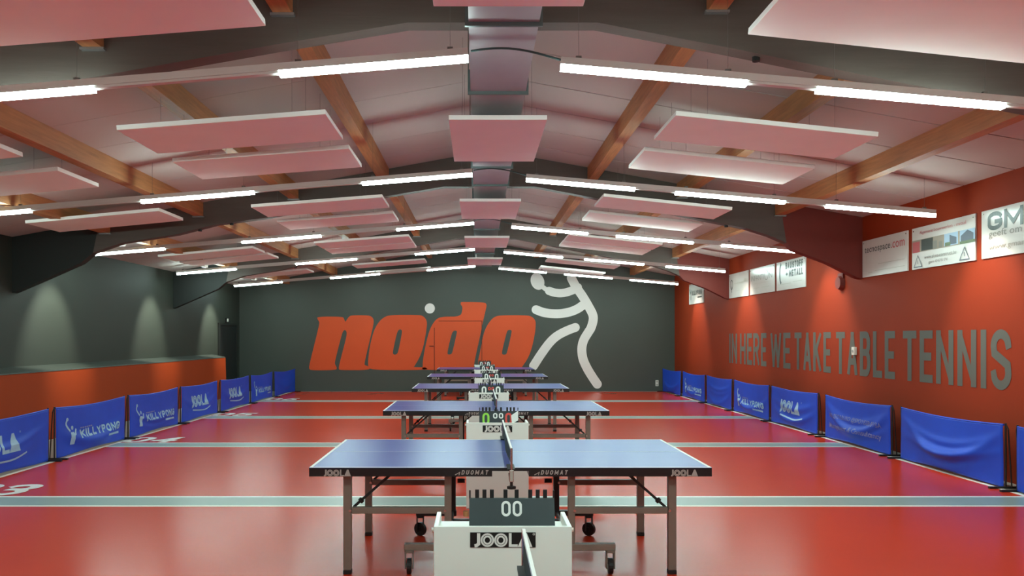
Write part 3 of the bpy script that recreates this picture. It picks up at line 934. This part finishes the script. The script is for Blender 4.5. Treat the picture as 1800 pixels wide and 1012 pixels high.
# ================================================================ court barriers
BH = .70
def barrier(A, B, label, design, seed, side):
    """A: visible-left foot, B: visible-right foot (seen from the court); cloth hangs between two posts"""
    A = Vector(A); B = Vector(B)
    L = (B - A).length
    d = (B - A).normalized()
    rz = math.atan2(d.y, d.x)
    t = thing('court_barrier', label, 'barrier', (A.x, A.y, 0), rz, 'blue barriers along the %s side' % side)
    # local frame: x along the barrier (left to right), -y toward the viewer's court
    rnd = random.Random(seed)
    sag = rnd.uniform(.025, .045)
    folds = [(rnd.uniform(.25, .6), rnd.uniform(.18, .45), rnd.uniform(.35, .65), rnd.choice((.012, .016, .02)), rnd.uniform(.03, .06)) for _ in range(3)]
    bl = rnd.uniform(.03, .055)
    ph = rnd.uniform(0, 6)
    if design in ('plain_folds', 'text'):
        folds += [(.66, .52, .48, .034, .05), (.55, .42, .55, .026, .045), (.62, .30, .60, .02, .04)]
    def surf(u, v):
        """u 0..L, v 0..1"""
        s = u / L
        top = BH - sag * math.sin(math.pi * s)
        bot = .012 + .03 * math.sin(math.pi * s) ** 2
        z = bot + (top - bot) * v
        y = -bl * math.sin(math.pi * s) * (1 - v) ** 1.3
        for (v0, dep, c, a, wd) in folds:
            vc = v0 + .25 - dep * math.sin(math.pi * min(1, max(0, s))) * 1.2 + (s - .5) * .2 * (c - .5)
            y -= a * math.exp(-((v - vc) / (wd * 1.6)) ** 2) * math.sin(math.pi * s)
        y -= .004 * math.sin(9 * s + ph + 3 * v)
        return Vector((u, y, z))
    nu, nv = 44, 22
    mb = MB()
    u0, u1 = .03, L - .03
    mb.add([surf(u0 + (u1 - u0) * i / nu, j / nv) for j in range(nv + 1) for i in range(nu + 1)],
           [(j * (nu + 1) + i, j * (nu + 1) + i + 1, (j + 1) * (nu + 1) + i + 1, (j + 1) * (nu + 1) + i) for j in range(nv) for i in range(nu)])
    c = mb.build('cloth', 'cloth_blue', t, smooth=True)
    md = c.modifiers.new('thickness', 'SOLIDIFY'); md.thickness = .003; md.offset = 1
    MB().path([surf(u0 + (u1 - u0) * k / 14, 1.0) + Vector((0, .004, -.006)) for k in range(15)], .011, 8).build('top_hem', 'cloth_blue', t)
    for u in (.012, L - .012):
        MB().tube((u, .012, .015), (u, .012, BH + .012), .011, 8).build('post', 'frame_black', t)
        e = 1 if u < L / 2 else -1
        MB().path([(u, .012, BH + .005), (u + e * -.03, .02, BH - .05), (u + e * -.028, .06, .02)], .008, 6).build('strut', 'frame_black', t)
        MB().bar((u, -.17, .012), (u, .20, .012), .035, .022).build('foot', 'frame_black', t)
    def printed(items, m_, nm='print'):
        V = []; F = []
        mb = MB()
        k = 0
        st = 0
        for v, f in items:
            prev = ()
            for g in f:
                if not set(prev) & set(g):
                    st += 1
                prev = g
                k += 1
                off = Vector((0, -.0055 - .0004 * (2 * (st % 5) + k % 2), 0))
                if len(g) == 4:
                    p = [Vector(v[i]) for i in g]
                    na = max(1, math.ceil(max((p[1] - p[0]).length, (p[2] - p[3]).length) / .035))
                    nb = max(1, math.ceil(max((p[3] - p[0]).length, (p[2] - p[1]).length) / .035))
                    vs = []
                    for b in range(nb + 1):
                        for a in range(na + 1):
                            q = (p[0].lerp(p[1], a / na)).lerp(p[3].lerp(p[2], a / na), b / nb)
                            vs.append(surf(q.x, q.y / BH) + off)
                    mb.add(vs, [(b * (na + 1) + a, b * (na + 1) + a + 1, (b + 1) * (na + 1) + a + 1, (b + 1) * (na + 1) + a) for b in range(nb) for a in range(na)])
                else:
                    mb.add([surf(v[i][0], v[i][1] / BH) + off for i in g], [tuple(range(len(g)))])
        mb.build(nm, m_, t)
    def sub(v, f):
        return v, f
    ml = .04
    if design == 'maker':
        for vf in maker_logo(L * .22, L * .67, .24, .49, ml):
            printed([vf], 'cloth_print', 'letter')
        tg = catmull([(L * .26, .19), (L * .45, .145), (L * .60, .14), (L * .74, .20)], 6)
        printed([stroke_quads(tg, .026, cap='butt')], 'cloth_print')
        printed([ring2(L * .69, .49, .014, .014, .006, 8)], 'cloth_print')
    elif design == 'player':
        it = []
        b = L * .13
        it.append(stroke_quads(catmull([(b + .02, .50), (b + .0, .44), (b + .09, .34)], 5), .035, cap='butt'))
        it.append(stroke_quads([(b + .13, .14), (b + .135, .22), (b + .14, .32)], .10, cap='butt'))
        it.append(stroke_quads([(b + .16, .27), (b + .22, .29), (b + .25, .36)], .035, cap='butt'))
        it.append(ring2(b + .15, .385, .03, .032, .029, 12))
        it.append(ring2(b + .035, .515, .03, .026, .024, 12))
        printed(it, 'cloth_print', 'emblem')
        for ch, v, f in word_2d('KILLYPONG', L * .29, L * .88, .20, .13, .034, gap=.22, maxlen=ml):
            printed([(v, f)], 'cloth_print', 'letter')
        printed([rect2(L * .30 + k * .06, L * .30 + k * .06 + .045, .345, .365) for k in range(6)], 'cloth_print_mauve', 'lettering')
        printed([rect2(L * .66 + k * .05, L * .66 + k * .05 + .052, .13, .165) for k in range(9)], 'cloth_print', 'lettering')
    elif design == 'text':
        for txt, v0, v1 in (('ADVISORBURO @SPONSER BVBA', .335, .435), ('Management & Consultancy', .155, .265)):
            v, f = fit_font(txt, L * .10, L * .88, v0, v1, .012)
            printed([(v, f)], 'cloth_print_mauve', 'lettering')
    return t
def yl(px): return 5.69 * FPX / (VPX - px)
def yr(px): return 5.74 * FPX / (px - VPX)
XLF, XRF = -5.69, 5.74
left = [((8.5, 10.78), 'maker', 'blue barrier with maker letters, cut by the left picture edge'),
        ((10.92, 13.10), 'player', 'blue barrier with raised-arm player emblem, second from the left picture edge'),
        ((13.22, 15.42), 'player', 'blue barrier with raised-arm player emblem, third from the left picture edge'),
        ((15.55, 17.75), 'maker', 'blue barrier with five pale letters, fourth from the left picture edge'),
        ((17.95, 20.2), 'maker', 'blue barrier with five pale letters, fifth from the left picture edge'),
        ((20.35, 22.5), 'player', 'blue barrier with small player emblem, next to plain end barrier on the left')]
for k, ((a, b), ds, lb) in enumerate(left):
    barrier((XLF, a, 0), (XLF, b, 0), lb, ds, 10 + k, 'left')
barrier((-5.66, 22.58, 0), (-5.54, 24.66, 0), 'plain blue barrier ending the left row at the mural wall', 'plain', 20, 'left')
right = [((8.66, 6.46), 'plain', 'plain blue barrier cut by the right picture edge'),
         ((11.03, 8.83), 'plain_folds', 'wrinkled plain blue barrier, nearest one fully in view on the right'),
         ((13.42, 11.25), 'text', 'wrinkled blue barrier with two lines of mauve lettering'),
         ((15.88, 13.68), 'maker', 'blue barrier with five pale letters in the right-hand row'),
         ((18.2, 15.98), 'player', 'blue barrier with player emblem beside the five-letter barrier on the right'),
         ((20.35, 18.32), 'plain', 'plain blue barrier between two player-emblem barriers on the right'),
         ((22.75, 20.5), 'player', 'blue barrier with player emblem, second from the mural wall on the right')]
for k, ((a, b), ds, lb) in enumerate(right):
    barrier((XRF, a, 0), (XRF, b, 0), lb, ds, 40 + k, 'right')
barrier((5.63, 24.72, 0), (5.72, 22.85, 0), 'plain blue barrier ending the right row at the mural wall', 'plain', 50, 'right')

# ================================================================ table tennis tables
def make_table(loc, label):
    t = thing('tennis_table', label, 'table', loc, 0, 'table tennis tables in a row')
    HL, WD = 1.37, 1.525
    for h in (-1, 1):
        def X(d): return h * d
        def bx(m, d0, d1, y0, y1, z0, z1):
            return m.box(min(X(d0), X(d1)), max(X(d0), X(d1)), y0, y1, z0, z1)
        bx(MB(), .002, HL, 0, WD, .737, .76).build('table_top', 'table_blue', t)
        # white lines: ends, sides, centre
        m = MB()
        bx(m, HL - .02, HL, 0, WD, .7602, .7608)
        bx(m, .002, HL - .02, 0, .02, .7602, .7608)
        bx(m, .002, HL - .02, WD - .02, WD, .7602, .7608)
        m.build('edge_line', 'tape_white', t)
        bx(MB(), .002, HL - .02, WD / 2 - .0015, WD / 2 + .0015, .7602, .7608).build('centre_line', 'tape_white', t)
        # black frame under the top
        m = MB()
        bx(m, .125, HL, -.002, .025, .70, .757)
        bx(m, .125, HL, WD - .025, WD + .002, .70, .757)
        bx(m, HL - .025, HL + .002, .025, WD - .025, .70, .757)
        bx(m, .125, .15, .025, WD - .025, .70, .737)
        bx(m, .0, .125, -.002, .02, .738, .757)
        bx(m, .7, .73, .025, WD - .025, .705, .737)
        m.build('apron', 'table_black', t)
        for yy in (.14, 1.23):
            bx(MB(), 1.13 - .0275, 1.13 + .0275, yy - .0275, yy + .0275, .03, .737).build('leg', 'table_steel', t, bevel=.004)
            bx(MB(), 1.13 - .029, 1.13 + .029, yy - .029, yy + .029, .0, .03).build('foot_cap', 'rubber', t, bevel=.004)
            bx(MB(), .43, 1.10, yy - .02, yy + .02, .42, .465).build('crossbar', 'table_steel', t, bevel=.003)
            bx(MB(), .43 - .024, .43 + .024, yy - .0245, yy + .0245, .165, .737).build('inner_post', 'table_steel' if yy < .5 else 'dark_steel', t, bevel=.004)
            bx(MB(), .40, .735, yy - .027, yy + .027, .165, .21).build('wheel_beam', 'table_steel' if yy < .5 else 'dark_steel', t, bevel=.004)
            # caster
            ck = .70
            m = MB()
            bx(m, ck - .03, ck - .022, yy - .035, yy + .02, .04, .166)
            bx(m, ck + .022, ck + .03, yy - .035, yy + .02, .04, .166)
            bx(m, ck - .03, ck + .03, yy - .035, yy + .02, .150, .166)
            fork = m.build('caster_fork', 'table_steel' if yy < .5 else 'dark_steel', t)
            a = Vector((X(ck) - .014, yy - .01, .056)); b = Vector((X(ck) + .014, yy - .01, .056))
            if yy > .5:
                mid = (a + b) / 2; dv = Vector((.014 * .55, .014 * .83, 0)); a, b = mid - dv, mid + dv
            MB().tube(a, b, .055, 18).build('wheel', 'rubber', t, smooth=False)
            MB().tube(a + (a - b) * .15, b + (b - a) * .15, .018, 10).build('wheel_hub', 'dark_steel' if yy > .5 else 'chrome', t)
            # folding brace
            MB().bar((X(1.09), yy + .03, .46), (X(.80), yy + .03, .715), .022, .018).build('brace', 'rubber', t)
            MB().tube((X(1.095), yy + .035, .455), (X(1.0), yy + .035, .54), .009, 6).build('brace_rod', 'chrome', t)
            MB().tube((X(1.045), yy + .01, .50), (X(1.03), yy + .01, .515), .02, 8).build('brace_knuckle', 'rubber', t)
            MB().tube((X(1.11), yy - .03, .442), (X(1.11), yy - .024, .442), .01, 8).build('bolt', 'chrome', t)
            MB().tube((X(.45), yy - .03, .442), (X(.45), yy - .0245, .442), .01, 8).build('bolt', 'chrome', t)
        bx(MB(), .42, .44, .165, 1.205, .17, .205).build('wheel_rail', 'dark_steel', t)
        bx(MB(), 1.12, 1.14, .165, 1.205, .68, .70).build('leg_tie', 'dark_steel', t)
        MB().bar((X(.41), 1.18, .50), (X(.30), 1.18, .60), .025, .02).build('folding_arm', 'dark_steel', t)
        MB().tube((X(.39), 1.2, .46), (X(.33), 1.2, .46), .018, 8).build('stop_pin', 'rubber', t)
        MB().tube((X(.39), 1.2, .62), (X(.33), 1.2, .62), .018, 8).build('stop_pin', 'rubber', t)
        # print on the apron
        if h < 0:
            on_plane(maker_logo(-HL + .095, -HL + .285, .7015, .747), (0, -.0026, 0), (1, 0, 0), (0, 0, 1)).build('print', 'print_grey', t)
            it = w2('DUOMAT', -.335, -.155, .713, .030, .0065, .55, slant=.2)
            it.append(stroke_quads([(-.375, .712), (-.345, .728), (-.35, .712)], .006))
        else:
            on_plane(maker_logo(HL - .285, HL - .095, .7015, .747), (0, -.0026, 0), (1, 0, 0), (0, 0, 1)).build('print', 'print_grey', t)
            it = w2('DUOMAT', .205, .385, .713, .030, .0065, .55, slant=.2)
            it.append(stroke_quads([(.165, .712), (.195, .728), (.19, .712)], .006))
        on_plane(it, (0, -.0026, 0), (1, 0, 0), (0, 0, 1)).build('print', 'print_grey', t)
    MB().box(-.42, .42, .90, .94, .17, .205).build('centre_beam', 'dark_steel', t)
    return t

def make_net(loc, label):
    t = thing('net', label, 'net', loc, 0, 'nets across the tables')
    y0, y1 = -.1525, 1.6775
    mb = MB(); n = 24
    vs = []
    for k in range(n + 1):
        f = k / n
        yy = y0 + (y1 - y0) * f
        sg = .012 * math.sin(math.pi * f)
        lo = .772 + (.03 if k in (0, n) else 0)
        bow = .006 * math.sin(math.pi * f * 3)
        vs += [(bow - .002, yy, lo), (-.002, yy, .902 - sg * .5), (bow + .002, yy, lo), (.002, yy, .902 - sg * .5)]
    fs = []
    for k in range(n):
        a = 4 * k; b = a + 4
        fs += [(a, a + 1, b + 1, b), (a + 2, b + 2, b + 3, a + 3)]
    mb.add(vs, fs)
    mb.build('netting', 'net_green', t)
    m = MB()
    for k in range(n):
        f0, f1 = k / n, (k + 1) / n
        m.bar((0, y0 + (y1 - y0) * f0, .907 - .006 * math.sin(math.pi * f0)), (0, y0 + (y1 - y0) * f1, .907 - .006 * math.sin(math.pi * f1)), .012, .016)
    m.build('top_tape', 'tape_white', t)
    for yy, s in ((y0, 1), (y1, -1)):
        MB().tube((0, yy, .745), (0, yy, .9125), .008, 10).build('net_post', 'chrome', t)
        MB().bar((0, yy, .768), (0, yy + s * .22, .768), .05, .012).build('clamp_plate', 'rubber', t)
        MB().bar((0, yy, .70), (0, yy + s * .13, .722), .03, .014).build('clamp_jaw', 'chrome', t)
        MB().bar((0, yy, .69), (0, yy, .77), .028, .028).build('clamp_block', 'chrome', t, bevel=.004)
        MB().tube((0, yy, .655), (0, yy, .70), .010, 8).build('clamp_screw', 'dark_steel', t)
        MB().tube((0, yy, .645), (0, yy, .66), .030, 14).build('clamp_knob', 'rubber', t)
    return t

TABX = .223
tl = ['blue table tennis table nearest the camera, partly under the frame', 'large blue table tennis table in the foreground', 'blue table tennis table, second one fully in view',
      'blue table tennis table in the middle of the row', 'blue table tennis table, second from the mural wall', 'farthest blue table tennis table, in front of the mural']
nl = ['net end rising at the bottom edge of the picture', 'net on the large foreground table', 'net on the second table in view', 'net on the middle table of the row',
      'net on the table second from the mural wall', 'net on the farthest table in front of the mural']
base = make_table((TABX, 5.5215, 0), tl[1])
nbase = make_net((TABX, 5.5215, 0), nl[1])
for i in (0, 2, 3, 4, 5):
    yy = 5.5215 + P * (i - 1)
    xx = TABX
    if i == 0:
        xx, yy = .175, 1.42
    c = copy_tree(base); c.location = (xx, yy, 0); c['label'] = tl[i]
    c = copy_tree(nbase); c.location = (xx, yy, 0); c['label'] = nl[i]
o = MB().tube((-.305, .10, .408), (-.305, .10, .444), .02, 12)
o.build('knob', 'knob_tan', base)

# ================================================================ scorer boxes and flip scoreboards
def make_box(loc, label):
    t = thing('scorer_box', label, 'box', loc, 0, 'white scorer boxes between tables')
    W, D, H = .30, .30, .825
    MB().box(-W, W, 0, .018, 0, H).build('front_panel', 'box_white', t, bevel=.003)
    for s in (-1, 1):
        MB().box(min(s * W, s * (W - .02)), max(s * W, s * (W - .02)), .018, D, 0, H).build('side_panel', 'box_white', t, bevel=.003)
        MB().tube((s * W, .05, H - .025), (s * (W + .012), .05, H - .025), .009, 8).build('latch', 'device_white', t)
    MB().box(-W + .02, W - .02, D - .015, D, 0, H - .045).build('back_panel', 'box_white', t)
    MB().box(-W + .02, W - .02, .018, D - .015, H - .062, H - .045).build('tray', 'box_white', t)
    pl = MB().box(-.142, .142, -.003, -.0005, .735, .80).build('logo_plate', 'logo_black', t)
    on_plane(maker_logo(-.132, .128, .7375, .7975), (0, -.004, 0), (1, 0, 0), (0, 0, 1)).build('lettering', 'logo_white', pl)
    on_plane([ring2(.134, .793, .005, .005, .002, 8)], (0, -.004, 0), (1, 0, 0), (0, 0, 1)).build('lettering', 'logo_white', pl)
    return t
def make_board(loc, label, style):
    t = thing('flip_scoreboard', label, 'scoreboard', loc, 0, 'flip scoreboards on the boxes')
    W = .19
    # tent of two leaning plates
    def plate(yb, yt, th):
        return MB().add([(-W, yb, 0), (W, yb, 0), (W, yt, .145), (-W, yt, .145), (-W, yb + th, 0), (W, yb + th, 0), (W, yt + th, .145), (-W, yt + th, .145)],
                        [(0, 1, 2, 3), (5, 4, 7, 6), (0, 4, 5, 1), (1, 5, 6, 2), (2, 6, 7, 3), (3, 7, 4, 0)])
    plate(0, .045, .003).build('front_plate', 'board', t)
    plate(.099, .054, .003).build('rear_plate', 'board', t)
    for x in (-.155, -.122, -.089, -.028, .022, .083, .116, .149):
        MB().box(x - .009, x + .009, .0465, .0515, .138, .183).build('number_tab', 'rubber', t)
    for x in (-.187, .187):
        MB().tube((x, .05, .14), (x, .05, .18), .004, 6).build('binding_ring', 'dark_steel', t)
    sl = .045 / .145
    nrm = Vector((0, -.145, .045)).normalized()
    def onb(items, m_, nm, k=1):
        o = Vector((0, 0, 0)) + nrm * (.0012 * k)
        on_plane(items, o, (1, 0, 0), Vector((0, .045, .145)).normalized()).build(nm, m_, t)
    def zero(cx, v0, wd, ht, tt):
        return letter_2d('0', cx - wd / 2, wd, ht, tt)
    def up(vf, v0):
        return [(p[0], p[1] + v0) for p in vf[0]], vf[1]
    if style == 0:
        onb([up(zero(-.026, 0, .042, .068, .011), .072)], 'logo_white', 'digit')
        onb([up(zero(.024, 0, .042, .068, .011), .072)], 'logo_white', 'digit')
        for x in (-.026, .024):
            onb([rect2(x - .0215, x - .0205, .05, .148), rect2(x + .0205, x + .0215, .05, .148)], 'logo_black', 'card_edge')
    elif style == 1:
        onb([up(zero(-.125, 0, .068, .118, .02), .018)], 'digit_green', 'digit')
        onb([up(zero(.095, 0, .068, .118, .02), .018)], 'digit_red', 'digit')
        onb([up(zero(-.034, 0, .042, .055, .012), .078)], 'logo_white', 'digit')
        onb([up(zero(.022, 0, .042, .055, .012), .078)], 'logo_white', 'digit')
        MB().add([(.125, -.03, .03), (.185, -.012, .06), (.188, .02, .15), (.12, .018, .105), (.126, -.028, .032), (.186, -.010, .062), (.189, .022, .152), (.121, .020, .107)],
                 [(0, 1, 2, 3), (7, 6, 5, 4), (0, 4, 5, 1), (1, 5, 6, 2), (2, 6, 7, 3), (3, 7, 4, 0)]).build('loose_card', 'logo_white', t)
    else:
        for x in (-.105, .105):
            onb([up(zero(x, 0, .072, .12, .023), .015)], 'logo_white', 'digit')
        for x in (-.024, .024):
            onb([up(zero(x, 0, .038, .05, .012), .075)], 'digit_red', 'digit')
    onb([rect2(-.046, .046, .004, .030)], 'logo_white', 'maker_strip')
    onb(maker_logo(-.036, .036, .008, .026), 'logo_black', 'maker_strip', 2)
    return t
bl = ['white scorer box in the foreground with black and white letters', 'white scorer box behind the foreground table', 'white scorer box behind the second table in view',
      'white scorer box behind the middle table', 'white scorer box behind the table second from the mural wall', 'white scorer box between the farthest table and the mural']
sl_ = ['dark flip scoreboard with two white zeros in the foreground', 'flip scoreboard with green zero and red zero', 'flip scoreboard with large white zeros behind the second table in view',
       'flip scoreboard behind the middle table', 'flip scoreboard behind the table second from the mural wall', 'farthest flip scoreboard in front of the mural']
bxs = [.109, .19, .165, .24, .215, .205]
bys = [3.52, 7.81, 12.1, 16.4, 20.7, 24.42]
sxs = [.152, .205, .20, .28, .25, .215]
b0 = make_box((bxs[0], bys[0], 0), bl[0])
for i in range(1, 6):
    c = copy_tree(b0); c.location = (bxs[i], bys[i], 0); c['label'] = bl[i]
s2 = None
for i in range(6):
    loc = (sxs[i], bys[i] + .06, .782)
    if i < 2:
        make_board(loc, sl_[i], i)
    elif s2 is None:
        s2 = make_board(loc, sl_[i], 2)
    else:
        c = copy_tree(s2); c.location = loc; c['label'] = sl_[i]
